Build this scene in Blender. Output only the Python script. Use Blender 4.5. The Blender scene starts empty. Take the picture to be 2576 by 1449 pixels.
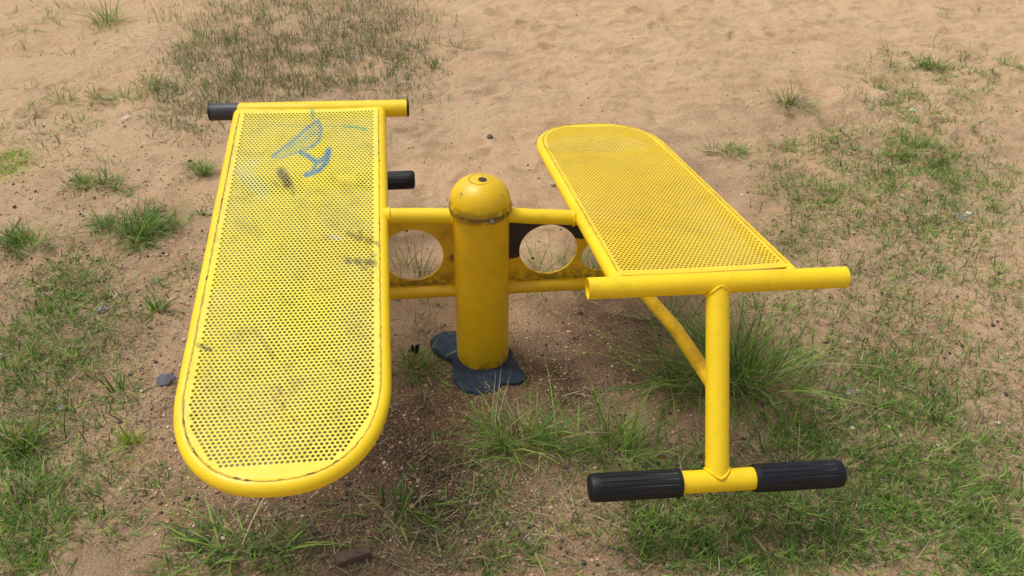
import bpy, bmesh, math, random
import numpy as np
from mathutils import Vector, Matrix
random.seed(7); rng = np.random.default_rng(11)
SC = bpy.context.scene; COL = SC.collection

# ------------------------------------------------------------------ camera
FPX, W0, H0 = 2100.0, 2576.0, 1449.0
TH, RO = math.radians(36.0), 0.034
CAM = np.array([0, 0, 1.646])
F_ = np.array([0, math.cos(TH), -math.sin(TH)])
R0_ = np.array([1.0, 0, 0]); U0_ = np.array([0, math.sin(TH), math.cos(TH)])
R_ = math.cos(RO)*R0_ + math.sin(RO)*U0_
U_ = -math.sin(RO)*R0_ + math.cos(RO)*U0_
def ray(px, py): return F_ + (px-W0/2)/FPX*R_ - (py-H0/2)/FPX*U_
def onz(px, py, z=0.0):
    d = ray(px, py); t = (z-CAM[2])/d[2]; return CAM + d*t
def fw(px, py, y):
    d = ray(px, py); return CAM + d*(y/d[1])
def project(P):
    d = np.asarray(P)-CAM; dep = d@F_
    return W0/2+FPX*(d@R_)/dep, H0/2-FPX*(d@U_)/dep
cd = bpy.data.cameras.new('camera'); cam = bpy.data.objects.new('camera', cd); COL.objects.link(cam)
cd.sensor_width = 36; cd.lens = 36*FPX/W0; cd.clip_start = .05; cd.clip_end = 500
cam.matrix_world = Matrix(((R_[0],U_[0],-F_[0],CAM[0]),(R_[1],U_[1],-F_[1],CAM[1]),(R_[2],U_[2],-F_[2],CAM[2]),(0,0,0,1)))
SC.camera = cam

# ------------------------------------------------------------------ helpers
def lin(r, g, b):
    f = lambda c: (c/255/12.92) if c/255 <= .04045 else ((c/255+.055)/1.055)**2.4
    return (f(r), f(g), f(b), 1)
_G = [rng.random((256, 256)) for _ in range(8)]
def vn(x, y, s, k=0):
    x = np.asarray(x, float)/s+37.3; y = np.asarray(y, float)/s+91.7
    xi = np.floor(x).astype(int); yi = np.floor(y).astype(int); fx = x-xi; fy = y-yi
    fx = fx*fx*(3-2*fx); fy = fy*fy*(3-2*fy); g = _G[k % 8]
    a = g[xi & 255, yi & 255]; b = g[(xi+1) & 255, yi & 255]; c = g[xi & 255, (yi+1) & 255]; d = g[(xi+1) & 255, (yi+1) & 255]
    return (a*(1-fx)+b*fx)*(1-fy)+(c*(1-fx)+d*fx)*fy - .5
def mesh_obj(name, verts, faces, mat=None, parent=None, smooth=True, origin=None, recalc=False):
    o0 = np.array(origin if origin is not None else (0, 0, 0), float)
    me = bpy.data.meshes.new(name)
    me.from_pydata([tuple(np.array(v)-o0) for v in verts], [], [tuple(f) for f in faces])
    if recalc:
        bm = bmesh.new(); bm.from_mesh(me); bmesh.ops.recalc_face_normals(bm, faces=bm.faces); bm.to_mesh(me); bm.free()
    if smooth: me.polygons.foreach_set('use_smooth', [True]*len(me.polygons))
    if mat: me.materials.append(mat)
    o = bpy.data.objects.new(name, me); COL.objects.link(o)
    if parent is not None: o.parent = parent
    elif origin is not None: o.location = tuple(o0)
    return o
def tag(o, label=None, cat=None, group=None, kind=None):
    for k, v in (('label', label), ('category', cat), ('group', group), ('kind', kind)):
        if v: o[k] = v
    return o
def tube(pts, r, n=20, caps=True, hollow=0.0, rf=None):
    P = [np.array(p, float) for p in pts]; m = len(P)
    rr = r if hasattr(r, '__len__') else [r]*m
    T = []
    for i in range(m):
        a = P[max(i-1, 0)]; b = P[min(i+1, m-1)]
        t = b-a; T.append(t/np.linalg.norm(t))
    up = np.array([0, 0, 1.0]) if abs(T[0][2]) < .9 else np.array([0, 1.0, 0])
    s = np.cross(T[0], up); s /= np.linalg.norm(s)
    V = []; Fc = []
    for i in range(m):
        s = s - T[i]*(s@T[i]); s /= np.linalg.norm(s); q = np.cross(T[i], s)
        for k in range(n):
            a = 2*math.pi*k/n; rad = rr[i]*(rf(k, i) if rf else 1)
            V.append(P[i]+rad*(math.cos(a)*s+math.sin(a)*q))
    for i in range(m-1):
        for k in range(n):
            Fc.append((i*n+k, i*n+(k+1) % n, (i+1)*n+(k+1) % n, (i+1)*n+k))
    if hollow:
        for e, sg in ((0, 1), (m-1, -1)):
            b0 = len(V)
            for dep_ in (0.0, .12):
                for k in range(n):
                    c = P[e]; V.append(c+(V[e*n+k]-c)*(1-hollow/rr[e])+T[e]*sg*dep_)
            for k in range(n):
                k2 = (k+1) % n
                Fc.append((e*n+k, e*n+k2, b0+k2, b0+k)); Fc.append((b0+k, b0+k2, b0+n+k2, b0+n+k))
            Fc.append(tuple(b0+n+k for k in range(n)))
    elif caps:
        Fc.append(tuple(range(n))); Fc.append(tuple((m-1)*n+k for k in range(n)))
    return V, Fc

# ------------------------------------------------------------------ materials
class M:
    def __init__(s, name):
        s.m = bpy.data.materials.new(name); s.m.use_nodes = True; s.t = s.m.node_tree; s.p = s.t.nodes['Principled BSDF']
        s.out = s.t.nodes['Material Output']
        s.tc = s.t.nodes.new('ShaderNodeTexCoord')
    def n(s, typ, **kw):
        nd = s.t.nodes.new(typ)
        for k, v in kw.items(): nd.inputs[k].default_value = v
        return nd
    def l(s, a, b): s.t.links.new(a, b)
    def noise(s, scale, detail=4, rough=.55, stretch=None):
        nd = s.n('ShaderNodeTexNoise', Scale=scale, Detail=detail, Roughness=rough)
        if stretch:
            mp = s.n('ShaderNodeMapping'); mp.inputs['Scale'].default_value = stretch
            s.l(s.tc.outputs['Object'], mp.inputs['Vector']); s.l(mp.outputs[0], nd.inputs['Vector'])
        else: s.l(s.tc.outputs['Object'], nd.inputs['Vector'])
        return nd.outputs['Fac']
    def ramp(s, src, a, b, lo=0.0, hi=1.0):
        nd = s.n('ShaderNodeMapRange'); nd.inputs['From Min'].default_value = a; nd.inputs['From Max'].default_value = b
        nd.inputs['To Min'].default_value = lo; nd.inputs['To Max'].default_value = hi; nd.clamp = True
        s.l(src, nd.inputs['Value']); return nd.outputs[0]
    def mix(s, fac, a, b):
        nd = s.t.nodes.new('ShaderNodeMix'); nd.data_type = 'RGBA'
        for v, i in ((fac, 0), (a, 6), (b, 7)):
            if hasattr(v, 'is_linked'): s.l(v, nd.inputs[i])
            else: nd.inputs[i].default_value = v
        return nd.outputs[2]
    def math(s, op, a, b):
        nd = s.t.nodes.new('ShaderNodeMath'); nd.operation = op
        for i, v in enumerate((a, b)):
            if hasattr(v, 'is_linked'): s.l(v, nd.inputs[i])
            else: nd.inputs[i].default_value = v
        return nd.outputs[0]
    def bump(s, h, strength, dist):
        nd = s.n('ShaderNodeBump', Strength=strength, Distance=dist); s.l(h, nd.inputs['Height']); s.l(nd.outputs[0], s.p.inputs['Normal'])
    def attr(s, name):
        nd = s.t.nodes.new('ShaderNodeAttribute'); nd.attribute_name = name; return nd
def paint(name, c1, c2, dirt=.35, dirtcol=(60, 48, 20), chips=.73, rough=.42, patches=(), attr=False, coat=.06, bands=()):
    m = M(name)
    c = m.mix(m.ramp(m.noise(5, 3), .35, .65), lin(*c1), lin(*c2))
    d = m.ramp(m.noise(14, 9, .7), .52, .8, 0, dirt); c = m.mix(d, c, lin(*dirtcol))
    fine = m.ramp(m.noise(120, 3), .62, .8, 0, dirt*.8); c = m.mix(fine, c, lin(*dirtcol))
    ch = m.ramp(m.noise(38, 6, .62), chips, chips+.015, 0, .9); c = m.mix(ch, c, lin(38, 26, 18))
    for (z0, z1, colr, thr, amt) in bands:
        sp = m.t.nodes.new('ShaderNodeSeparateXYZ'); m.l(m.tc.outputs['Object'], sp.inputs[0]); z = sp.outputs['Z']
        zc = (z0+z1)/2; hw = (z1-z0)/2
        f = m.ramp(m.math('ABSOLUTE', m.math('SUBTRACT', z, zc), 0), hw, 0)
        f = m.math('MULTIPLY', f, m.ramp(m.noise(45, 8, .7), thr, thr+.12, 0, amt)); c = m.mix(f, c, lin(*colr))
    for (cen, rad, colr, soft) in patches:
        vd = m.t.nodes.new('ShaderNodeVectorMath'); vd.operation = 'DISTANCE'
        m.l(m.tc.outputs['Object'], vd.inputs[0]); vd.inputs[1].default_value = tuple(cen)
        dd = m.math('ADD', vd.outputs['Value'], m.math('MULTIPLY', m.math('SUBTRACT', m.noise(28, 6, .65), .5), rad*1.3))
        c = m.mix(m.ramp(dd, rad, rad*(1-soft)), c, lin(*colr))
    if attr:
        a = m.attr('marks'); c = m.mix(m.math('MULTIPLY', a.outputs['Alpha'], m.ramp(m.noise(150, 3), .3, .5, .5, 1)), c, a.outputs['Color'])
    m.l(c, m.p.inputs['Base Color'])
    m.l(m.ramp(m.noise(22, 6), .3, .75, rough-.06, rough+.25), m.p.inputs['Roughness'])
    m.p.inputs['Coat Weight'].default_value = coat; m.p.inputs['Coat Roughness'].default_value = .25
    m.bump(m.noise(70, 5), .16, .002)
    return m.m
def rubber(name, c, rough=.42, d=12, spec=.4):
    m = M(name)
    m.l(m.mix(m.ramp(m.noise(30, 8, .7), .45, .8), lin(*c), lin(c[0]+d, c[1]+d, c[2]+d)), m.p.inputs['Base Color'])
    m.p.inputs['Roughness'].default_value = rough; m.p.inputs['Specular IOR Level'].default_value = spec; m.bump(m.noise(160, 4), .2, .001); return m.m

# ------------------------------------------------------------------ ground
P0 = onz(1215, 893, 0.0)
DENTS = [(rng.uniform(-.5, 3.8), rng.uniform(2.7, 5.7), rng.uniform(.04, .12), rng.uniform(.6, 2.2), rng.uniform(0, 3.14), rng.uniform(.006, .02)) for _ in range(210)]
DENTS += [(rng.uniform(-3, .6), rng.uniform(1.2, 4.8), rng.uniform(.03, .09), rng.uniform(.6, 2), rng.uniform(0, 3.14), rng.uniform(.003, .009)) for _ in range(130)]
DENTS += [(rng.uniform(-.6, .9), rng.uniform(1.1, 2.2), rng.uniform(.015, .035), 1, 0, rng.uniform(.004, .009)) for _ in range(110)]
def hgt(x, y):
    x = np.asarray(x, float); y = np.asarray(y, float)
    h = .024*vn(x, y, .55, 0)+.018*vn(x, y, .19, 1)+.014*vn(x+.3*y, y, .075, 2)+.010*vn(x, y, .034, 3)+.0058*vn(x, y, .016, 4)
    rip = vn(x*.6, y*1.6, .11, 5)+.5*vn(x*.7, y*1.5, .05, 6); h = h+.028*rip*np.clip((y-2.4)/1.5, 0, 1)*np.clip((x+.6)/.8, 0, 1)
    for (cx, cy, r, e, a, d) in DENTS:
        dx = x-cx; dy = y-cy; u = dx*math.cos(a)+dy*math.sin(a); v = -dx*math.sin(a)+dy*math.cos(a)
        q = (u/r)**2+(v/(r*e*.6))**2
        h = h-d*np.exp(-q*1.2)+d*.55*np.exp(-(np.sqrt(q)-1.5)**2*5)
    rp = np.hypot(x-P0[0], y-P0[1]); return h*np.clip((rp-.1)/.35, .12, 1)
def grow(a, b, n, lo, hi):
    core = np.linspace(a, b, n); ext = np.cumsum(np.geomspace(.03, 9, 34))
    return np.concatenate([a-ext[::-1][ext[::-1] < a-lo], core, b+ext[ext < hi-b]])
xs = grow(-3.9, 3.9, 760, -60, 60); ys = grow(.75, 5.8, 560, -50, 70)
X, Y = np.meshgrid(xs, ys); Z = hgt(X, Y)
nx, ny = len(xs), len(ys)
me = bpy.data.meshes.new('ground')
me.vertices.add(nx*ny); me.vertices.foreach_set('co', np.stack([X, Y, Z], -1).ravel())
idx = np.arange(nx*ny).reshape(ny, nx)
q = np.stack([idx[:-1, :-1], idx[:-1, 1:], idx[1:, 1:], idx[1:, :-1]], -1).reshape(-1, 4)
def fill_quads(me, q):
    me.loops.add(q.size); me.loops.foreach_set('vertex_index', q.ravel().astype(np.int32))
    me.polygons.add(len(q)); me.polygons.foreach_set('loop_start', np.arange(0, q.size, 4, dtype=np.int32))
    me.polygons.foreach_set('use_smooth', np.ones(len(q), bool)); me.update(calc_edges=True)
fill_quads(me, q)
SOIL_AND_SHADE = [(1060, 1130, 430, 300, 1.2), (1580, 880, 320, 200, 1.0), (2250, 950, 420, 600, .4), (700, 1350, 500, 220, .95), (150, 900, 420, 420, .4), (1350, 1000, 320, 220, 1.0), (1150, 800, 240, 160, .6),
        (830, 120, 330, 190, .4), (1200, 1400, 700, 130, .65), (2300, 420, 350, 180, .28), (1750, 1300, 500, 220, .6), (420, 500, 260, 200, .12), (700, 850, 240, 430, 1.1), (1650, 520, 230, 190, 1.1), (1500, 430, 130, 100, .9)]  # damp soil, plus shade painted under both boards so their holes look dark
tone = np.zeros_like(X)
for (px, py, rx, ry, a) in SOIL_AND_SHADE:
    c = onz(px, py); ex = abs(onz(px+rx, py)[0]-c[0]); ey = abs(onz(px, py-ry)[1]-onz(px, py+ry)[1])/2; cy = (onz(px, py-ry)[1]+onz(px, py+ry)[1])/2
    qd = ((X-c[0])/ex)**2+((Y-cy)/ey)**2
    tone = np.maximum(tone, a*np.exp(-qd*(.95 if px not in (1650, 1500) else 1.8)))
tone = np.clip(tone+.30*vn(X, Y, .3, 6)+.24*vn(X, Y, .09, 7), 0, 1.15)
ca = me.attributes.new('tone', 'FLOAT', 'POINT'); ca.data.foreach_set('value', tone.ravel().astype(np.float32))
m = M('sandy_soil')
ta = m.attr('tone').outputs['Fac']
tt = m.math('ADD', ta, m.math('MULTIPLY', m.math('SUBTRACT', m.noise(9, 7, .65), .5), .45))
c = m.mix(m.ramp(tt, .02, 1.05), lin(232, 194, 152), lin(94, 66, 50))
c = m.mix(m.ramp(m.noise(2.2, 5), .4, .62, 0, .25), c, lin(220, 172, 124))
c = m.mix(m.ramp(m.noise(210, 3, .8), .52, .66, 0, .5), c, lin(98, 72, 53))
c = m.mix(m.ramp(m.noise(270, 2, .8), .55, .66, 0, .75), c, lin(250, 228, 196))
c = m.mix(m.ramp(m.noise(75, 4, .65), .60, .68, 0, .42), c, lin(108, 79, 58))
m.l(c, m.p.inputs['Base Color']); m.p.inputs['Roughness'].default_value = .95; m.p.inputs['Specular IOR Level'].default_value = .12
hh = m.math('ADD', m.noise(170, 6, .85), m.math('MULTIPLY', m.noise(42, 5, .7), 1.6))
m.bump(hh, .95, .011)
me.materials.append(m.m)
g = bpy.data.objects.new('ground', me); COL.objects.link(g); tag(g, 'pale tan sandy soil ground with footprints and darker damp earth, shade under the boards painted in', 'ground', kind='structure')

# ------------------------------------------------------------------ the bench machine
root = bpy.data.objects.new('outdoor_situp_bench', None); COL.objects.link(root); root.location = tuple(P0)
tag(root, 'yellow double sit-up bench of perforated steel on one domed post in the sand', 'exercise bench')
Oo = P0
A_ = np.array([math.cos(.143), math.sin(.143), 0])
RL = lambda p: tuple(np.array(p)-P0)
yel = paint('yellow_gloss_paint', (252, 215, 18), (246, 206, 14), .26, chips=.72)
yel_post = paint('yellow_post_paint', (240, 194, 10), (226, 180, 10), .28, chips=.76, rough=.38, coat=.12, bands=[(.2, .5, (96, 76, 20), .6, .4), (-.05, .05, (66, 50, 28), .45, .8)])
blk = rubber('black_rubber', (16, 17, 22), .5, 14)
slate = rubber('slate_rubber', (50, 59, 72), .85, 26, .15)
steel = M('screw_steel'); steel.p.inputs['Base Color'].default_value = (.4, .4, .4, 1); steel.p.inputs['Metallic'].default_value = .8; steel.p.inputs['Roughness'].default_value = .4; steel = steel.m
def part(name, vf, mat, parent=root, smooth=True, label=None, recalc=True):
    o = mesh_obj(name, vf[0], vf[1], mat, parent, smooth, Oo, recalc)
    if label: o['label'] = label
    es = o.modifiers.new('edges', 'EDGE_SPLIT'); es.split_angle = math.radians(38)
    return o
topc = fw(1208, 513, P0[1])
ax = topc-P0; ax /= np.linalg.norm(ax)
ztop = topc[2]
zs = np.linspace(-.02, ztop+.01, 12)
post = part('post', tube([P0+ax*(z/ax[2]) for z in zs], .077, 48), yel_post)
def lathe(cen, axis, prof, n=48):
    s = np.cross(axis, [0, 1, 0]); s /= np.linalg.norm(s); t = np.cross(axis, s); V = []; Fc = []
    for (r, z) in prof:
        for k in range(n):
            a = 2*math.pi*k/n; V.append(cen+axis*z+r*(math.cos(a)*s+math.sin(a)*t))
    for i in range(len(prof)-1):
        for k in range(n): Fc.append((i*n+k, i*n+(k+1) % n, (i+1)*n+(k+1) % n, (i+1)*n+k))
    Fc.append(tuple((len(prof)-1)*n+k for k in range(n))); return V, Fc
prof = [(.0785, -.018), (.0825, -.018), (.0835, -.014), (.0835, .002), (.0812, .0055), (.0808, .009)]
for i in range(1, 15):
    a = math.pi/2*i/15; prof.append((.0808*math.cos(a)**.82, .009+.068*math.sin(a)))
prof.append((.004, .078))
capm = paint('yellow_cap_paint', (240, 198, 12), (228, 182, 12), .4, chips=.69, rough=.36, coat=.12,
             patches=[(RL(topc+ax*.077+np.array([.008, -.006, 0])), .012, (62, 40, 24), .15)],
             bands=[(ztop-.03, ztop+.024, (90, 60, 14), .38, 1.0)])
capo = part('cap', lathe(topc, ax, prof), capm, post)
ring = []
for k in range(41):
    a = 2*math.pi*k/40; s = .0285
    ring.append(topc+np.array([math.cos(a)*s, math.sin(a)*s, 0])+ax*.0735)
part('embossed_ring', tube(ring, .0014, 6, False), paint('ring_shade', (150, 112, 10), (180, 140, 8), .5), post)
scp = topc+np.array([.034, -.0765, -.007]); sdir = np.array([.41, -.91, 0])
part('screw', tube([scp-sdir*.002, scp+sdir*.002, scp+sdir*.004], [.0062, .0062, .004], 16), steel, post)
angs = np.radians([-180, -168, -158, -140, -120, -100, -80, -66, -54, -38, -26, -10, 20, 60, 100, 125, 145, 165, 180])
rads = [.150, .132, .100, .105, .150, .178, .172, .150, .160, .168, .120, .09, .082, .082, .09, .112, .150, .165, .150]
V = []; Fc = []; n = 120
for j, fr in enumerate((0, .35, .7, .92, .985, 1.0)):
    for k in range(n):
        a = -math.pi+2*math.pi*k/n; R = np.interp(a, angs, rads)+.010*float(vn(math.cos(a), math.sin(a), .2, 2))+.008*float(vn(math.cos(a), math.sin(a), .06, 3))
        r = .07+(R-.07)*fr; x = P0[0]+r*math.cos(a); y = P0[1]+r*math.sin(a)
        z = float(hgt(x, y))+(.010, .009, .008, .007, .006, -.006)[j]+.012*float(vn(x, y, .05, 2)) + (.014*max(0, math.cos(a-2.8))*fr if j < 5 else 0); V.append((x, y, z))
for j in range(5):
    for k in range(n): Fc.append((j*n+k, j*n+(k+1) % n, (j+1)*n+(k+1) % n, (j+1)*n+k))
part('base_cover', (V, Fc), slate, label='dark slate rubber cover round the foot of the post, edges torn and sanded over')

SIDES = [
 dict(nm='right', H=np.array([.447, 1.572, .545]), D=np.array([-.144, .974, -.178]), c0=onz(1478, 726, .54), c1=onz(2126, 697, .54), f0=onz(1480, 1228, .19), f1=onz(2118, 1190, .19), sg=1, bend=.006),
 dict(nm='left', H=np.array([-.626, 2.345, .58]), D=np.array([.1408, -.9772, -.159]), c0=onz(530, 282, .58), c1=onz(1025, 272, .58), f0=None, f1=fw(1044, 452, 2.588), sg=-1, bend=.004)]
LS, LC, HW, FR = 1.05, .275, .206, .019
NE = 2.3
def outline(hw, L1, L2, s0, n=40):
    pts = [(s0, hw)]+[(s, hw) for s in np.linspace(s0, L1, 26)[1:-1]]
    for i in range(n+1):
        a = math.pi/2-math.pi*i/n; cs = math.cos(a); sn = math.sin(a)
        pts.append((L1+L2*abs(cs)**(2/NE), hw*math.copysign(abs(sn)**(2/NE), sn)))
    pts += [(s, -hw) for s in np.linspace(L1, s0, 26)[1:]]
    return pts
def clip_convex(poly, out):
    res = poly; m = len(out)
    for i in range(m):
        ax_, ay = out[i]; bx, by = out[(i+1) % m]; new = []
        sd = lambda p: (bx-ax_)*(p[1]-ay)-(by-ay)*(p[0]-ax_)
        for j in range(len(res)):
            p, q2 = res[j], res[(j+1) % len(res)]; a, b = sd(p), sd(q2)
            if a <= 1e-12: new.append(p)
            if (a < 0) != (b < 0) and abs(a-b) > 1e-15:
                t = a/(a-b); new.append((p[0]+(q2[0]-p[0])*t, p[1]+(q2[1]-p[1])*t))
        res = new
        if len(res) < 3: return []
    return res
def seg_d(px, py, a, b):
    ax_, ay = a; bx, by = b; L = (bx-ax_)**2+(by-ay)**2+1e-9
    t = np.clip(((px-ax_)*(bx-ax_)+(py-ay)*(by-ay))/L, 0, 1)
    return np.hypot(px-ax_-t*(bx-ax_), py-ay-t*(by-ay))
STROKES = [
 ([(715,380),(750,356),(785,340)], 13, (128,172,150), .36), ([(768,348),(798,322)], 12, (120,170,165), .45), ([(735,382),(785,362)], 9, (125,175,160), .36),
 ([(686,394),(712,374),(742,352),(768,326),(800,304)], 4, (95,150,175), .85), ([(800,304),(808,328),(802,354),(784,370)], 4.5, (90,150,180), .85),
 ([(784,370),(748,384),(706,397),(686,394)], 3.5, (115,165,172), .7), ([(720,378),(762,350),(804,334)], 3.5, (110,165,172), .6),
 ([(756,384),(776,394),(796,408)], 6, (45,145,185), .95), ([(796,408),(818,400),(828,378)], 7, (45,145,185), 1), ([(828,382),(822,408),(802,430),(770,441)], 6, (40,138,185), 1), ([(797,410),(788,432)], 5.5, (50,145,180), .9),
 ([(866,319),(896,321),(920,326)], 3.5, (70,170,130), .7), ([(785,270),(787,300)], 3, (60,160,150), .8), ([(700,316),(860,318)], 2.2, (110,180,120), .4), ([(640,330),(690,312)], 2.2, (110,180,120), .35),
 ([(708,434),(718,450),(724,464)], 12, (50,50,44), .85), ([(735,470),(738,490)], 5, (110,108,70), .5), ([(690,460),(700,470)], 5, (120,118,70), .4),
 ([(876,588),(886,592)], 7, (84,70,38), .6), ([(898,598),(906,600)], 8, (66,58,36), .6), ([(926,606),(930,608)], 9, (66,58,36), .6), ([(944,612),(952,614)], 4, (50,46,36), .8), ([(905,584),(908,588)], 5, (84,72,40), .5), ([(832,596),(858,600)], 4, (215,215,205), .8),
 ([(874,656),(880,658)], 8, (74,62,40), .65), ([(898,658),(904,660)], 8, (62,54,38), .7), ([(922,660),(942,663)], 8, (52,46,36), .75), ([(912,674),(920,676)], 5, (66,58,40), .55), ([(936,644),(944,646)], 5, (70,62,40), .5),
 ([(496,868),(530,882)], 5, (60,54,44), .8), ([(703,975),(705,990)], 6, (150,92,46), .5), ([(712,1015),(714,1030)], 5, (150,92,46), .45), ([(690,1000),(696,1010)], 5, (150,95,50), .4), ([(740,1055),(746,1062)], 5, (150,95,50), .35),
 ([(620,445),(660,480)], 18, (216,218,160), .5), ([(600,430),(640,410)], 14, (216,218,160), .4), ([(760,1150),(800,1080)], 4, (140,120,60), .3), ([(640,830),(690,900)], 4, (120,110,60), .35), ([(830,520),(900,560)], 14, (190,178,70), .35), ([(600,560),(650,590)], 12, (150,140,60), .3)]
def make_side(S):
    H, D = S['H'], S['D']/np.linalg.norm(S['D'])
    Wd = A_-D*(A_@D); Wd /= np.linalg.norm(Wd); N = np.cross(Wd, D); N = N if N[2] > 0 else -N
    right = S['nm'] == 'right'
    def bend(s): return S['bend']*max(0, (s-.98)/.34)**1.6
    def pos(s, w, o=0): return H+D*s+Wd*w+N*(o+bend(s))
    oc = outline(HW, LS, LC-FR, 0.0)
    fr = part('frame', tube([pos(s, w) for s, w in oc], FR, 20), yel, label='tubular yellow rim of the %s bench board' % S['nm'])
    p = .0106 if not right else .0112; hr = .0036 if not right else .0041; e = .004
    out = outline(HW-e, LS, LC-FR-e, .012, 60)
    O = np.array(out); area = .5*np.sum(O[:, 0]*np.roll(O[:, 1], -1)-np.roll(O[:, 0], -1)*O[:, 1])
    if area > 0: out = out[::-1]; O = O[::-1]
    B = np.roll(O, -1, 0); E = B-O; Ln = np.hypot(E[:, 0], E[:, 1]); ok = Ln > 1e-9; O2 = O[ok]; E2 = E[ok]/Ln[ok][:, None]
    def inside(s, w): return np.min(-(E2[:, 0]*(w-O2[:, 1])-E2[:, 1]*(s-O2[:, 0])))
    vid = {}; VL = []
    def vert(s, w):
        k = (round(s*2e4), round(w*2e4))
        if k not in vid: vid[k] = len(VL); VL.append((s, w))
        return vid[k]
    Fc = []
    oa = [(math.cos(math.radians(30*k))*(p/2 if k % 2 == 0 else p/math.sqrt(3)), math.sin(math.radians(30*k))*(p/2 if k % 2 == 0 else p/math.sqrt(3))) for k in range(12)]
    ia = [(math.cos(math.radians(30*k))*hr, math.sin(math.radians(30*k))*hr) for k in range(12)]
    nr = int(1.36/(p*.8660254)); smax = LS+LC-FR-e-.034
    for j in range(nr):
        s = .012+j*p*.8660254
        for i in range(-21, 22):
            w = (i+.5*(j & 1))*p; d = inside(s, w)
            if d < -p*.6: continue
            if d > .0115 and s < smax and s > .035:
                io = [vert(s+b, w+a) for a, b in oa]; ii = [vert(s+b, w+a) for a, b in ia]
                for k in range(12): Fc.append((io[k], io[(k+1) % 12], ii[(k+1) % 12], ii[k]))
            else:
                poly = [(s+b, w+a) for a, b in oa]
                if d < p*.6: poly = clip_convex(poly, out)
                if len(poly) >= 3:
                    ids = [vert(a, b) for a, b in poly]; u = []
                    for t in ids:
                        if not u or u[-1] != t: u.append(t)
                    if u[0] == u[-1]: u = u[:-1]
                    if len(set(u)) == len(u) and len(u) >= 3: Fc.append(tuple(u))
    WV = []
    for s, w in VL:
        o = .0178
        fx = max(0, 1-(w/HW)**2)
        if right: o -= fx*(.018*math.exp(-((s-1.02)/.06)**2)-.004*math.exp(-((s-1.18)/.08)**2))+.002*fx
        else: o -= fx*(.003+.006*math.exp(-((s-1.0)/.12)**2))
        o += fx*.003*float(vn(s, w, .12, 3))
        WV.append(pos(s, w, o))
    if right:
        sm = paint('right_sheet_paint', (248, 212, 44), (242, 204, 52), .18, chips=.8, rough=.45)
        lb = 'clean warm yellow perforated sheet with a dip near its rounded end'
    else:
        sm = paint('left_sheet_paint', (238, 224, 56), (228, 214, 80), .5, (105, 90, 42), chips=.73, rough=.5, attr=True)
        lb = 'faded perforated sheet with blue graffiti and dark scuffs'
    sh = mesh_obj('perforated_sheet', WV, Fc, sm, root, False, Oo, True); sh['label'] = lb
    if not right:
        PX, PY = project(np.array(WV)); col = np.zeros((len(WV), 4), np.float32)
        for pl, hw_, cc, st in STROKES:
            d = np.min([seg_d(PX, PY, pl[i], pl[i+1]) for i in range(len(pl)-1)], axis=0)
            a = np.clip(1.5-d/hw_, 0, 1)*st*(0.65+.6*rng.random(len(WV))) ; a = np.clip(a, 0, 1)
            c3 = np.array(lin(*cc)[:3]); mk = a > col[:, 3]; col[mk, :3] = c3; col[mk, 3] = a[mk]
        at = sh.data.attributes.new('marks', 'FLOAT_COLOR', 'POINT'); at.data.foreach_set('color', col.ravel())
    sol = sh.modifiers.new('thickness', 'SOLIDIFY'); sol.thickness = .0026 if not right else .0016; sol.offset = 0
    ob = outline(HW-e+.001, LS, LC-FR-e+.001, .03, 120)
    fine = []
    for (a, b) in zip(ob[:-1], ob[1:]):
        k = max(1, int(math.hypot(b[0]-a[0], b[1]-a[1])/.006))
        for i in range(k): fine.append((a[0]+(b[0]-a[0])*i/k, a[1]+(b[1]-a[1])*i/k))
    bp = [pos(s+random.uniform(-.0008, .0008), w+random.uniform(-.001, .001), .0182) for s, w in fine]
    part('weld_seam', tube(bp, [random.uniform(.0016, .003) for _ in bp], 6), paint('seam_paint_'+S['nm'], (216, 176, 20), (180, 138, 20), .9, chips=.58 if not right else .67), fr)
    c0, c1 = S['c0'], S['c1']
    if right:
        part('crossbar', tube([c0, c0*.66+c1*.34, c0*.34+c1*.66, c1], .0252, 32, hollow=.003), yel, label='yellow crossbar with open hollow ends')
    else:
        mm = paint('crossbar_paint', (252, 215, 18), (246, 206, 14), .22, chips=.735, patches=[(RL(c0+np.array([.022, 0, .012])), .066, (60, 58, 62), .04)])
        cb = part('crossbar', tube([c0+(c1-c0)*t for t in np.linspace(0, 1, 9)], .0256, 32), mm, label='yellow crossbar with paint worn to grey black at its left end')
        dd = (c1-c0)/np.linalg.norm(c1-c0)
        for e0, sg in ((c0, -1), (c1, 1)):
            part('end_cap', tube([e0+dd*sg*-.002, e0+dd*sg*.003, e0+dd*sg*.005], [.0260, .0260, .022], 28), blk, cb)
    if right: f0, f1 = S['f0'], S['f1']
    else:
        f1 = S['f1']; f0 = f1-A_*.59
    fm = (f0+f1)/2; cm = c0+(c1-c0)*.497 if right else (c0+c1)/2
    fb = (f1-f0)/np.linalg.norm(f1-f0)
    up_ = (cm-fm)/np.linalg.norm(cm-fm)
    ft = part('support_tube', tube([fm+up_*.01, fm*.7+cm*.3, fm*.3+cm*.7, cm-up_*.01], .0268, 32), yel)
    for c_, nr_, rr in ((fm, up_, .0275), (cm, -up_, .0275)):
        rg = []
        sx = np.cross(nr_, fb); sx /= np.linalg.norm(sx)
        for k in range(37):
            a = 2*math.pi*k/36; off = math.sqrt(max(0, .0262**2-(.0275*math.sin(a))**2*.85))
            rg.append(c_+fb*rr*math.cos(a)+sx*rr*math.sin(a)+nr_*(off+.002))
        part('weld_ring', tube(rg, [random.uniform(.0024, .0036) for _ in rg], 8), yel, ft)
    bar = part('foot_bar', tube([f0+fb*.01, fm, f1-fb*.01], .0258, 28), yel)
    gl = .212 if right else .205
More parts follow.
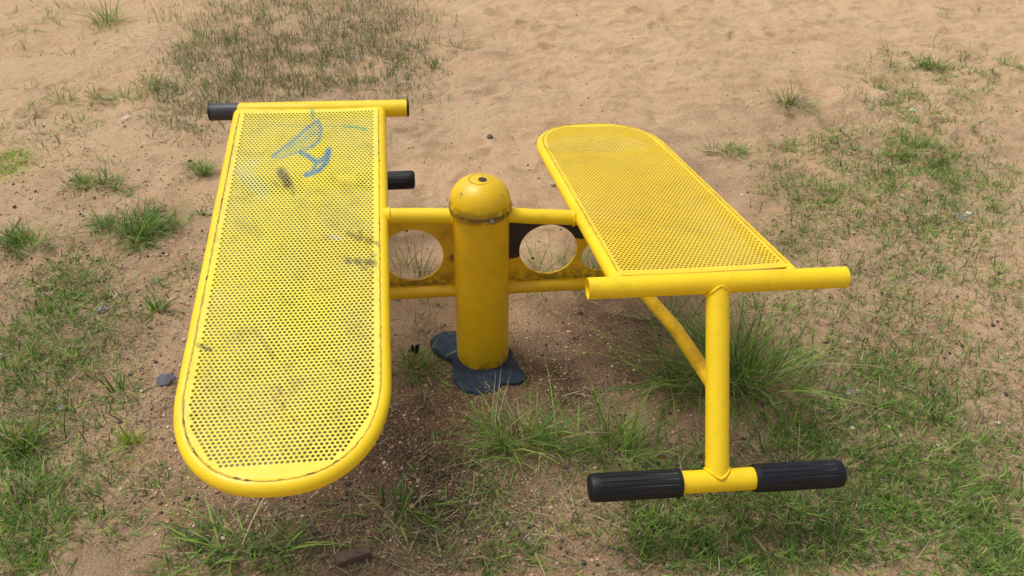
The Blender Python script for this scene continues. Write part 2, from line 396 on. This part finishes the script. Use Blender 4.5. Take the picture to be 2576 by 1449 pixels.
    for e0, sg in ((f0, 1), (f1, -1)):
        ts = [0, .0015, .005, .011, .025, .026, gl*.5, gl-.012, gl-.011, gl-.001, gl]; rs = [.018, .026, .0305, .0322, .0325, .0325, .0325, .0325, .0325, .0315, .026]
        ridg = lambda k, i: .955 if (4 < i < 8 and k % 6 == 0) else 1
        part('grip', tube([e0+fb*sg*t for t in ts], rs, 96, rf=ridg), blk, bar)
    sg = S['sg']
    zU, zL = .490, .25
    px0 = P0+ax*(zU/ax[2]); pl0 = P0+ax*(zL/ax[2])
    best = None
    for s in np.linspace(.2, .7, 501):
        q_ = pos(s, -HW*sg); r_ = q_-px0; d_ = abs(r_@np.array([-A_[1], A_[0], 0]))
        if best is None or d_ < best[0]: best = (d_, q_, s)
    qe = best[1]
    part('upper_arm', tube([px0+A_*sg*.06, px0*.5+qe*.5, qe-A_*sg*.004], .0205, 24), yel)
    for cen, dr, rr in ((px0+A_*sg*.079, A_*sg, .0215), (qe-A_*sg*.019, A_*sg, .021)):
        rg = [cen+rr*(math.cos(a)*np.array([-A_[1], A_[0], 0])+math.sin(a)*np.array([0, 0, 1.])) + dr*(-.003) for a in np.linspace(0, 2*math.pi, 30)]
        part('weld_ring', tube(rg, [random.uniform(.0024, .0038) for _ in rg], 8), yel, post)
    la = .47 if right else .49
    le = pl0+A_*sg*la
    part('lower_arm', tube([pl0+A_*sg*.06, pl0*.5+le*.5, le], .0205, 24), yel_post)
    st = fm*.55+cm*.45
    part('brace', tube([le-A_*sg*.03, le*.5+st*.5, st], .018, 20), paint('brace_paint_'+S['nm'], (236, 192, 14), (216, 170, 14), .8, chips=.69))
    bm = bmesh.new()
    a0, a1 = .07, la-.02; z0, z1 = zL+.012, zU-.012
    def loop(pts2):
        vs = [bm.verts.new((a, 0, z)) for a, z in pts2]; return [bm.edges.new((vs[i], vs[(i+1) % len(vs)])) for i in range(len(vs))]
    es = loop([(a0, z0), (a1, z0), (a1, z1-.03), (a1-.03, z1-.03), (.30, z1-.03), (.26, z1), (a0, z1)])
    hc = [(.187, .3725, .081), (.335, .345, .052)] if right else [(.187, .3725, .083), (.34, .345, .052)]
    for (ca_, cz, r) in hc: es += loop([(ca_+r*math.cos(t), cz+r*math.sin(t)) for t in np.linspace(0, 2*math.pi, 49)[:-1]])
    bmesh.ops.triangle_fill(bm, edges=es, use_beauty=True, use_dissolve=False)
    rf_ = bmesh.ops.extrude_face_region(bm, geom=bm.faces[:])
    for v in rf_['geom']:
        if isinstance(v, bmesh.types.BMVert): v.co.y += .007
    bmesh.ops.recalc_face_normals(bm, faces=bm.faces)
    Bx = np.array([-A_[1], A_[0], 0])
    VV = []
    for v in bm.verts:
        z = v.co.z; VV.append(P0+ax*(z/ax[2])+A_*sg*v.co.x+Bx*(v.co.y-.0035))
    FF = [[v.index for v in f.verts] for f in bm.faces]; bm.free()
    grime = [(z0-.03, z0+.06, (84, 66, 22), .42, .75)]
    if right:
        Q = lambda a, z: RL(P0+ax*(z/ax[2])+A_*a)
        rust = (46, 27, 25)
        pm = paint('plate_paint_right', (232, 188, 16), (212, 166, 16), .6, chips=.69, bands=grime,
                   patches=[(Q(.085, .435), .066, rust, .06), (Q(.085, .385), .035, rust, .06), (Q(.14, .475), .05, rust, .06), (Q(.19, .48), .052, rust, .06), (Q(.24, .47), .05, rust, .06), (Q(.275, .44), .036, rust, .06)])
        lb = 'flat plate with round holes, paint gone to dark rust at the top'
    else:
        pm = paint('plate_paint_left', (228, 186, 16), (206, 160, 16), .65, chips=.7, bands=grime, patches=[(RL(P0+np.array([0, 0, .36])-A_*.085), .022, (92, 72, 22), .8)]); lb = 'grimy yellow flat plate with round holes'
    part('plate', (VV, FF), pm, label=lb, smooth=False)
for S in SIDES: make_side(S)

# ------------------------------------------------------------------ grass
TS = np.array([0, .35, .7, 1.0]); WS = np.array([.75, 1, .72, .07])
def blades(base, az, lean, length, width, curve):
    N = len(base); P = np.zeros((N, 4, 3)); P[:, 0] = base
    for i in range(1, 4):
        th = lean+curve*(TS[i]+TS[i-1])/2; dl = length*(TS[i]-TS[i-1])
        P[:, i, 0] = P[:, i-1, 0]+dl*np.sin(th)*np.cos(az); P[:, i, 1] = P[:, i-1, 1]+dl*np.sin(th)*np.sin(az); P[:, i, 2] = P[:, i-1, 2]+dl*np.cos(th)
    g_ = base[:, 2][:, None]+.002; P[:, 1:, 2] = np.maximum(P[:, 1:, 2], g_+0.004*rng.random((N, 3)))
    tw = az+math.pi/2+rng.normal(0, .5, N); side = np.stack([np.cos(tw), np.sin(tw), rng.normal(0, .25, N)], -1)
    off = side[:, None, :]*(width[:, None]*WS[None, :]*.5)[..., None]
    return np.stack([P-off, P+off], 2).reshape(N, 8, 3)
GREENS = np.array([lin(114, 148, 60)[:3], lin(96, 134, 48)[:3], lin(132, 168, 70)[:3], lin(74, 106, 40)[:3], lin(146, 178, 72)[:3]])
DRY = np.array([lin(178, 162, 118)[:3], lin(146, 126, 90)[:3], lin(198, 184, 140)[:3]])
DULL = np.array([lin(112, 134, 78)[:3], lin(94, 120, 64)[:3], lin(126, 146, 86)[:3], lin(128, 130, 90)[:3]])
def palette(N, kind, dry=.12):
    src = {'g': GREENS, 'd': DULL, 'y': np.array([lin(170, 200, 60)[:3], lin(150, 184, 56)[:3]])}[kind]
    c = src[rng.integers(0, len(src), N)]*rng.uniform(.55, 1.3, (N, 1)); k = rng.random(N) < dry
    c[k] = DRY[rng.integers(0, 3, k.sum())]*rng.uniform(.7, 1.1, (k.sum(), 1)); return c
def tuft(cx, cy, rx, ry, n, l0, l1, wd=.0028, lean=.55, curve=.9, kind='g', dry=.12):
    ox = rng.normal(0, .42, n); oy = rng.normal(0, .42, n)
    # a few offset sub-clumps so the tuft is not one neat fan
    K = 5; kx = rng.normal(0, .5, K); ky = rng.normal(0, .5, K); w_ = rng.integers(0, K, n); mixk = rng.random(n) < .6
    ox = np.where(mixk, kx[w_]+rng.normal(0, .16, n), ox); oy = np.where(mixk, ky[w_]+rng.normal(0, .16, n), oy)
    x = cx+ox*rx; y = cy+oy*ry
    az = np.arctan2(oy*ry, ox*rx)+rng.normal(0, 1.3, n); r = np.clip(np.hypot(ox, oy), 0, 1.2)
    ln = np.abs(rng.normal(0, lean*.7, n))+lean*r*.9; ln = np.clip(ln, 0, 1.4)
    L = l0+(l1-l0)*rng.beta(1.3, 2.3, n); cv = np.abs(rng.normal(curve*.8, curve*.7, n))
    return blades(np.stack([x, y, hgt(x, y)-.004], -1), az, ln, L, wd*rng.uniform(.5, 1.35, n), cv), palette(n, kind, dry)
def blade_mesh(name, sets, mat, origin=(0, 0, 0)):
    V = np.concatenate([s[0] for s in sets]); C = np.concatenate([s[1] for s in sets]); N = len(V)
    me = bpy.data.meshes.new(name); me.vertices.add(N*8); me.vertices.foreach_set('co', (V-np.array(origin)).ravel())
    b = np.arange(N)[:, None, None]*8+np.array([[0, 1, 3, 2], [2, 3, 5, 4], [4, 5, 7, 6]])[None]
    fill_quads(me, b.reshape(-1, 4))
    c4 = np.ones((N, 8, 4), np.float32); c4[..., :3] = C[:, None, :]
    at = me.attributes.new('blade', 'FLOAT_COLOR', 'POINT'); at.data.foreach_set('color', c4.ravel())
    me.materials.append(mat); o = bpy.data.objects.new(name, me); COL.objects.link(o); o.location = origin; return o
gm = M('grass_blades'); a = gm.attr('blade').outputs['Color']; gm.l(a, gm.p.inputs['Base Color']); gm.p.inputs['Roughness'].default_value = .5; gm.p.inputs['Specular IOR Level'].default_value = .35
tr = gm.t.nodes.new('ShaderNodeBsdfTranslucent'); gm.l(a, tr.inputs['Color']); mx = gm.t.nodes.new('ShaderNodeMixShader'); mx.inputs[0].default_value = .3
gm.l(gm.p.outputs[0], mx.inputs[1]); gm.l(tr.outputs[0], mx.inputs[2]); gm.l(mx.outputs[0], gm.out.inputs['Surface']); gm = gm.m
sm_ = M('dry_matter'); sm_.l(sm_.attr('blade').outputs['Color'], sm_.p.inputs['Base Color']); sm_.p.inputs['Roughness'].default_value = .8; sm_ = sm_.m
GRP = 'grass tufts growing in the sand'
TUFTS = [
 (345,578,105,40,900,.04,.14,.0026,.7,.9,'g',.08,'wide dense round grass tuft left of the graffitied board, biggest on that side'),
 (240,466,75,22,380,.04,.10,.0026,.8,.8,'g',.1,'low elongated grass tuft just behind the wide round one at left'),
 (495,435,38,16,200,.05,.12,.0024,.7,.8,'g',.12,'small spiky tuft close behind the left rim of the graffitied board'),
 (75,615,75,36,320,.05,.15,.0026,.7,.9,'g',.15,'tall loose grass tuft at the left edge of the picture, beside the wide round tuft'),
 (384,222,26,10,80,.07,.19,.0028,.8,.6,'g',.1,'spiky star shaped tuft in the sand behind the worn black end of the crossbar'),
 (308,246,24,8,64,.06,.13,.003,.8,.6,'g',.1,'little green tuft in a row of three behind the benches, rightmost of the row'),
 (242,245,16,8,40,.06,.14,.0026,.8,.6,'g',.2,'thin faded tuft in a row of three behind the benches, middle of the row'),
 (160,252,26,7,46,.05,.11,.003,1.0,.5,'g',.1,'flat little tuft in a row of three behind the benches, leftmost of the row'),
 (488,122,50,14,110,.08,.2,.0026,.9,.6,'g',.15,'sprawling tuft with long thin blades at the left border of the far grass patch'),
 (268,58,52,18,130,.1,.24,.003,.9,.6,'g',.08,'leafy tuft with long blades near the top left corner'),
 (1150,128,26,9,60,.05,.11,.0028,.9,.5,'d',.2,'small grey green tuft on bare sand just right of the far grass patch'),
 (1088,165,12,8,36,.06,.14,.0026,.4,.5,'d',.2,'narrow upright tuft at the right border of the far grass patch'),
 (1880,970,180,72,950,.08,.42,.0028,.75,.9,'g',.16,'largest long bladed clump, behind the upright tube of the plain bench'),
 (1310,1120,92,36,300,.07,.32,.0026,.65,.8,'g',.16,'tall spreading tuft in front of the post foot'),
 (1545,1140,88,34,300,.06,.30,.0026,.65,.8,'g',.16,'tall tuft between the post and the black handgrips'),
 (985,1290,100,30,85,.05,.17,.005,1.0,.8,'g',.1,'broad bladed tuft at the rounded tip of the graffitied board, on its right'),
 (620,1380,140,32,80,.06,.23,.005,.85,.9,'g',.1,'loose broad bladed tuft under the rounded tip of the graffitied board'),
 (50,1120,66,36,260,.05,.12,.003,.8,.8,'g',.08,'dense bright green tuft at the left edge, lower half of the picture'),
 (1978,262,44,20,200,.05,.15,.003,.7,.8,'g',.1,'upright tuft standing alone at the left border of the far right grass'),
 (1845,390,60,18,160,.04,.12,.003,.9,.7,'g',.12,'low spreading tuft right of the plain bench, nearest to its far end'),
 (1990,370,36,16,80,.04,.09,.0028,.9,.7,'g',.15,'low tuft right of the spreading one beside the plain bench'),
 (2320,385,120,38,500,.04,.11,.003,.85,.8,'g',.06,'dense dark green tuft in the middle of the far right grass'),
 (2350,170,60,20,260,.05,.12,.003,.8,.8,'g',.08,'thick tuft at the far top right corner'),
 (2320,1155,65,22,100,.05,.15,.0026,.9,.6,'g',.2,'thin spiky tuft in the grass right of the black handgrips'),
 (325,1115,24,12,70,.04,.08,.0028,.6,.7,'y',.3,'tiny pale yellow green tuft beside the left rim of the graffitied board'),
 (385,712,18,8,36,.03,.06,.0028,.9,.6,'g',.1,'tiny tuft in the sand halfway along the left rim'),
 (505,535,26,10,54,.03,.07,.0026,.9,.6,'g',.1,'small flat tuft touching the left rim of the graffitied board'),
 (1040,690,50,26,60,.08,.2,.0024,.4,.5,'g',.25,'sparse thin stalks seen through the round hole of the left plate'),
 (1400,700,70,40,80,.1,.28,.0026,.5,.6,'g',.15,'sparse curved stalks seen through the round hole of the right plate'),
 (1500,690,26,18,80,.06,.15,.003,.5,.7,'g',.1,'leafy tuft under the plain board beside the small plate hole'),
 (1055,930,60,24,180,.05,.14,.0026,.8,.7,'g',.15,'thin tuft left of the slate cover at the post foot'),
 (1250,1235,40,14,50,.03,.08,.003,.9,.6,'g',.1,'small low tuft in front of the tall spreading one'),
 (1245,1410,22,9,34,.03,.05,.003,.9,.5,'g',.1,'small flat tuft at the bottom edge, right of the wooden scrap'),
 (395,785,40,20,56,.04,.10,.0045,1.0,.7,'g',.1,'broad leafed low tuft at the middle of the left rim'),
 (300,985,55,20,50,.04,.12,.0045,1.0,.6,'g',.1,'sprawling low tuft left of the dark grey stone'),
 (2530,170,50,14,100,.05,.11,.003,.8,.7,'g',.1,'flat tuft at the right edge near the top'),
 (1690,840,60,26,90,.12,.34,.0026,.6,.7,'g',.15,'loose long blades growing under the slanting brace of the plain bench'),
]
for (px, py, rx, ry, n, l0, l1, wd, ln, cv, kd, dr, lb) in TUFTS:
    c = onz(px, py); k = abs(onz(px+rx, py)[0]-c[0]); ky = abs(onz(px, py-ry)[1]-onz(px, py+ry)[1])/2
    o = blade_mesh('grass_tuft', [tuft(c[0], c[1], k, ky, n, l0, l1, wd, ln, cv, kd, dr)], gm, (c[0], c[1], float(hgt(c[0], c[1]))))
    tag(o, lb, 'grass tuft', GRP)
def scatter(cx, cy, rx, ry, n, soft=.6):
    out = []
    while len(out) < n:
        x, y = rng.uniform(-1, 1, 2); r2 = x*x+y*y
        if r2 < 1 and rng.random() < 1.15-r2*soft:
            p = onz(cx+x*rx, cy+y*ry); out.append(p)
    return np.array(out)
sets = []
for (cx, cy, rx, ry, nt, nb, l0, l1, kd) in [
  (2260,450,400,180,320,18,.03,.09,'g'), (2350,215,260,110,150,18,.03,.09,'g'), (2150,620,340,130,200,15,.03,.08,'g'), (2380,800,290,240,290,16,.03,.08,'g'),
  (2280,1130,350,310,330,16,.03,.08,'g'), (1900,1340,390,150,240,16,.03,.08,'g'), (2480,1350,170,170,110,20,.03,.09,'g'), (1950,1130,170,90,50,16,.03,.08,'g'),
  (90,900,130,190,90,16,.03,.08,'g'), (150,700,190,100,80,16,.03,.06,'g'), (220,820,170,150,50,14,.03,.08,'g'), (60,1280,110,190,80,20,.04,.10,'g'), (300,1280,230,180,50,13,.03,.07,'g'),
  (150,320,200,150,44,14,.04,.09,'g'), (140,70,240,90,36,14,.04,.10,'g'), (450,720,70,60,10,14,.03,.07,'g'), (1270,1340,340,110,55,14,.03,.07,'g'), (640,1400,270,80,28,14,.04,.10,'g'),
  (1700,1190,140,70,36,18,.04,.10,'g'), (480,240,140,130,100,12,.03,.09,'d'), (1060,190,100,100,50,12,.03,.07,'d'), (2000,820,150,90,44,18,.04,.12,'g'), (30,420,60,50,60,34,.012,.03,'y'),
  (1130,1180,200,120,26,7,.02,.05,'g'), (1050,800,80,90,14,8,.03,.08,'g')]:
    for p in scatter(cx, cy, rx, ry, nt, 1.1):
        if vn(p[0], p[1], .28, 6) < -.22 and rng.random() < .75: continue
        k = rng.uniform(.25, 1.7); r = rng.uniform(.02, .06)*k
        sets.append(tuft(p[0], p[1], r*1.4, r*1.4, max(3, int(nb*k)), l0, l1*rng.uniform(.7, 1.2), .0027, .95, .6, kd, .16))
for (cx, cy, rx, ry, n, kd) in [(800,80,330,210,8400,'d'), (640,170,240,150,3400,'d'), (480,240,150,150,1500,'d'), (880,190,260,120,2200,'d'), (560,20,240,120,2000,'d'), (1000,60,190,140,1500,'d'),
                            (2270,520,400,330,3800,'g'), (2250,1050,400,420,5200,'g'), (1850,1330,420,150,2000,'g'), (130,950,260,420,2600,'g')]:
    p = scatter(cx, cy, rx, ry, n, 1.2); k = vn(p[:, 0], p[:, 1], .14, 5)+.7*vn(p[:, 0], p[:, 1], .05, 6) > -.15+rng.normal(0, .16, len(p)); p = p[k]; n = len(p)
    sets.append((blades(np.stack([p[:, 0], p[:, 1], hgt(p[:, 0], p[:, 1])-.003], -1), rng.uniform(0, 6.28, n), np.abs(rng.normal(0, .6 if kd == 'd' else 1.0, n)), .015+.075*rng.beta(1.5, 2.8, n), rng.uniform(.0016, .0034, n), rng.uniform(0, 1., n)), palette(n, kd, .12)))
for _ in range(380):
    x = rng.uniform(-6, 6); y = rng.uniform(-1.5, 8)
    if -.4 < x < 3 and y > 2.2 and x < 1.2+.4*(y-2.2): continue
    if -.2 < x < 1.6 and y > 2.3: continue
    sets.append(tuft(x, y, .05, .05, int(rng.integers(5, 18)), .03, .08, .0026, .9, .6, 'g', .2))
o = blade_mesh('grass', sets, gm); tag(o, 'thin low grass scattered and matted over the sandy ground', 'grass', kind='stuff')
ps = np.concatenate([scatter(*q_) for q_ in [(2250,900,420,560,2800), (1750,1280,480,200,1200), (800,120,330,180,900), (200,900,330,480,1900), (900,1350,480,110,1700), (1200,1080,330,260,700), (1250,800,400,350,500), (1288,724,1300,740,900)]])
n = len(ps)
b_ = blades(np.stack([ps[:, 0], ps[:, 1], hgt(ps[:, 0], ps[:, 1])+.003], -1), rng.uniform(0, 6.28, n), rng.uniform(1.42, 1.57, n), rng.uniform(.012, .08, n), rng.uniform(.001, .002, n), rng.uniform(-.15, .1, n))
cs = DRY[rng.integers(0, 3, n)]*rng.uniform(.45, 1.1, (n, 1)); dk = rng.random(n) < .45; cs[dk] *= .3
o = blade_mesh('dry_straw', [(b_, cs)], sm_); tag(o, 'dry straw and dead stems littering the soil', 'straw', kind='stuff')

# ------------------------------------------------------------------ gravel and stones
ico = bmesh.new(); bmesh.ops.create_icosphere(ico, subdivisions=1, radius=1); ico.verts.ensure_lookup_table()
IV = np.array([v.co[:] for v in ico.verts]); IF = np.array([[v.index for v in f.verts] for f in ico.faces]); ico.free()
ps = np.concatenate([scatter(1288, 724, 1500, 900, 9000), scatter(1200, 1150, 900, 350, 6500), scatter(300, 700, 400, 500, 3200), scatter(2100, 900, 500, 500, 2000)]); n = len(ps)
sz = np.clip(rng.lognormal(-6.2, .48, n), .0009, .0075)
sc = sz[:, None]*np.stack([rng.uniform(.7, 1.4, n), rng.uniform(.7, 1.4, n), rng.uniform(.45, .9, n)], -1)
V = IV[None]*sc[:, None, :]*(1+rng.uniform(-.15, .15, (n, len(IV), 1)))
V += np.stack([ps[:, 0], ps[:, 1], hgt(ps[:, 0], ps[:, 1])+sz*.3], -1)[:, None, :]
Fi = (IF[None]+np.arange(n)[:, None, None]*len(IV)).reshape(-1, 3)
me = bpy.data.meshes.new('gravel'); me.vertices.add(n*len(IV)); me.vertices.foreach_set('co', V.ravel())
me.loops.add(Fi.size); me.loops.foreach_set('vertex_index', Fi.ravel().astype(np.int32)); me.polygons.add(len(Fi)); me.polygons.foreach_set('loop_start', np.arange(0, Fi.size, 3, dtype=np.int32)); me.update(calc_edges=True)
PC = np.array([lin(214, 194, 168)[:3], lin(158, 130, 104)[:3], lin(124, 114, 106)[:3], lin(200, 160, 126)[:3], lin(78, 62, 52)[:3]])
c4 = np.ones((n, len(IV), 4), np.float32); c4[..., :3] = PC[rng.choice(5, n, p=[.12, .3, .11, .25, .22])][:, None, :]
at = me.attributes.new('blade', 'FLOAT_COLOR', 'POINT'); at.data.foreach_set('color', c4.ravel()); me.materials.append(sm_)
o = bpy.data.objects.new('gravel', me); COL.objects.link(o); tag(o, 'fine grit and small pebbles strewn over the sand', 'gravel', kind='stuff')
def stonemat(name, c):
    m = M(name); m.l(m.mix(m.ramp(m.noise(60, 8, .7), .35, .7), lin(*c), lin(*[min(255, int(v*1.35)) for v in c])), m.p.inputs['Base Color']); m.p.inputs['Roughness'].default_value = .85; m.bump(m.noise(120, 6), .5, .002); return m.m
STN = [(420,953,24,(80,80,86),'dark grey stone beside the left rim of the graffitied board'), (258,774,18,(120,112,108),'flat grey stone in the leafy grass at left'), (1396,466,13,(150,140,132),'pale stone close to the left rim of the plain board'),
       (320,296,10,(190,170,155),'small pale chip left of the black end of the crossbar'), (292,744,8,(165,150,140),'tiny pebble just above the flat grey stone'), (155,1028,13,(110,98,90),'brown stone left of the dark grey one'), (1232,346,9,(82,70,62),'small dark stone on bare sand between the two boards'),
       (1405,1085,9,(95,80,70),'small brown stone between the two tall tufts'), (125,985,9,(150,135,125),'small tan pebble at left of the brown stone'), (2300,272,7,(215,208,200),'white chip in the far right grass'), (2436,541,7,(218,212,206),'white chip beside the clear plastic scrap')]
for px, py, r, c, lb in STN:
    p = onz(px, py); s = abs(onz(px+r, py)[0]-p[0])
    bm = bmesh.new(); bmesh.ops.create_icosphere(bm, subdivisions=3, radius=1)
    sd = rng.uniform(0, 20)
    for v in bm.verts:
        a = np.array(v.co); k = 1+.4*float(vn(a[0]+sd, a[1]+a[2]*.7, .8, 3))+.3*float(vn(a[2]+sd, a[0], .4, 4)); v.co = Vector((a[0]*s*k, a[1]*s*k*.85, a[2]*s*k*.5))
    me = bpy.data.meshes.new('stone'); bm.to_mesh(me); bm.free(); me.materials.append(stonemat('stone_rock', c))
    o = bpy.data.objects.new('stone', me); COL.objects.link(o); o.location = (p[0], p[1], float(hgt(p[0], p[1]))+s*.2); o.rotation_euler.z = rng.uniform(0, 3); tag(o, lb, 'stone', 'stones lying on the sand')
a, b = onz(846, 1422), onz(932, 1396); d = (b-a)/np.linalg.norm(b-a); sd = np.array([-d[1], d[0], 0])
zc = max(float(hgt(*(a+(b-a)*t)[:2])) for t in (0, .3, .6, 1))
V = []; K = 9
for i in range(K):
    t = i/(K-1); c = a+(b-a)*t; c[2] = 0; z = zc+.002
    wv = .012*(1+.18*math.sin(5*t+1))
    for (u, h_) in ((-1, -.006), (-1, .010), (-.2, .013), (1, .010), (1, -.006)):
        V.append(c+sd*u*wv+np.array([0, 0, z+h_+random.uniform(-.001, .001)]))
Fc = [(i*5+k, i*5+(k+1) % 5, (i+1)*5+(k+1) % 5, (i+1)*5+k) for i in range(K-1) for k in range(5)]+[(0, 1, 2, 3, 4), tuple((K-1)*5+k for k in range(5))]
wm = M('weathered_wood'); wm.l(wm.mix(wm.ramp(wm.noise(40, 8, .7, (1, 6, 6)), .35, .65), lin(84, 66, 54), lin(126, 102, 86)), wm.p.inputs['Base Color']); wm.p.inputs['Roughness'].default_value = .85; wm.bump(wm.noise(90, 5, .6, (1, 8, 8)), .6, .003)
o = mesh_obj('wood_scrap', V, Fc, wm.m, None, False, (a+b)/2, True); tag(o, 'weathered brown piece of wood lying at the bottom edge', 'wood scrap')
tw = stonemat('twig_bark', (58, 46, 38))
for pl, r, lb in [([(1062,1002),(1066,1022),(1078,1034),(1080,1046)], .0035, 'short dark curved twig on the soil between the boards'), ([(24,588),(40,566),(52,548)], .003, 'thin dark twig at the left edge of the picture'),
                  ([(1640,1342),(1662,1305),(1672,1268)], .0015, 'thin stem in front of the black handgrips'), ([(1148,1170),(1180,1182),(1205,1176)], .0025, 'short brown twig in front of the tall spreading tuft')]:
    pts = []
    for px, py in pl:
        p = onz(px, py); p[2] = float(hgt(p[0], p[1]))+.005+random.uniform(0, .004); pts.append(p)
    v, f = tube(pts, [r]+[r*.9]*(len(pts)-2)+[r*.5], 8); o = mesh_obj('twig', v, f, tw, None, True, pts[0], True); tag(o, lb, 'twig')
def crumple(name, px, py, rpx, mat, lb, cat, hz, seed):
    c = onz(px, py); s = abs(onz(px+rpx, py)[0]-c[0]); V = []; n = 12
    for i in range(n):
        for j in range(n):
            u = (i/(n-1)-.5)*2; v = (j/(n-1)-.5)*2; rr = 1-.25*abs(float(vn(u+seed, v, .5, 1)))*2
            x = c[0]+u*s*rr; y = c[1]+v*s*rr*.8; V.append((x, y, float(hgt(x, y))+.004+hz*abs(float(vn(u+seed, v+seed, .45, 2)))*2))
    F2 = [(i*n+j, i*n+j+1, (i+1)*n+j+1, (i+1)*n+j) for i in range(n-1) for j in range(n-1)]
    o = mesh_obj(name, V, F2, mat, None, False, c); tag(o, lb, cat); return o
pm = M('clear_plastic'); pm.p.inputs['Base Color'].default_value = lin(205, 205, 205); pm.p.inputs['Roughness'].default_value = .2; pm.p.inputs['Alpha'].default_value = .25; pm = pm.m
crumple('plastic_scrap', 2420, 556, 20, pm, 'crumpled clear plastic scrap in the grass at right', 'plastic scrap', .015, 3)
crumple('plastic_scrap', 2142, 994, 16, pm, 'small crumpled plastic scrap in the grass beside the longest clump', 'plastic scrap', .015, 8)
crumple('plastic_scrap', 898, 150, 10, pm, 'small shiny scrap in the far grass patch', 'plastic scrap', .02, 14)
crumple('dead_leaf', 1046, 892, 11, stonemat('dead_leaf_skin', (34, 30, 30)), 'curled black dead leaf left of the post', 'leaf', .04, 21)

# ------------------------------------------------------------------ light
w = bpy.data.worlds.new('World'); SC.world = w; w.use_nodes = True; nt = w.node_tree
bg = nt.nodes['Background']; sky = nt.nodes.new('ShaderNodeTexSky'); sky.sky_type = 'NISHITA'; sky.sun_disc = False
EL, AZ = math.radians(66), math.radians(-70)
sky.sun_elevation = EL; sky.sun_rotation = AZ; sky.dust_density = 4
hs = nt.nodes.new('ShaderNodeHueSaturation'); hs.inputs['Saturation'].default_value = .35
nt.links.new(sky.outputs[0], hs.inputs['Color']); nt.links.new(hs.outputs[0], bg.inputs['Color']); bg.inputs['Strength'].default_value = .13
sl = bpy.data.lights.new('sun', 'SUN'); sl.energy = 1.85; sl.angle = math.radians(28); sl.color = (1, .985, .96)
so = bpy.data.objects.new('sun', sl); COL.objects.link(so)
dirv = Vector((math.sin(AZ)*math.cos(EL), math.cos(AZ)*math.cos(EL), math.sin(EL)))
so.rotation_euler = dirv.to_track_quat('Z', 'Y').to_euler()
SC.view_settings.view_transform = 'Standard'; SC.view_settings.look = 'None'; SC.view_settings.exposure = 0
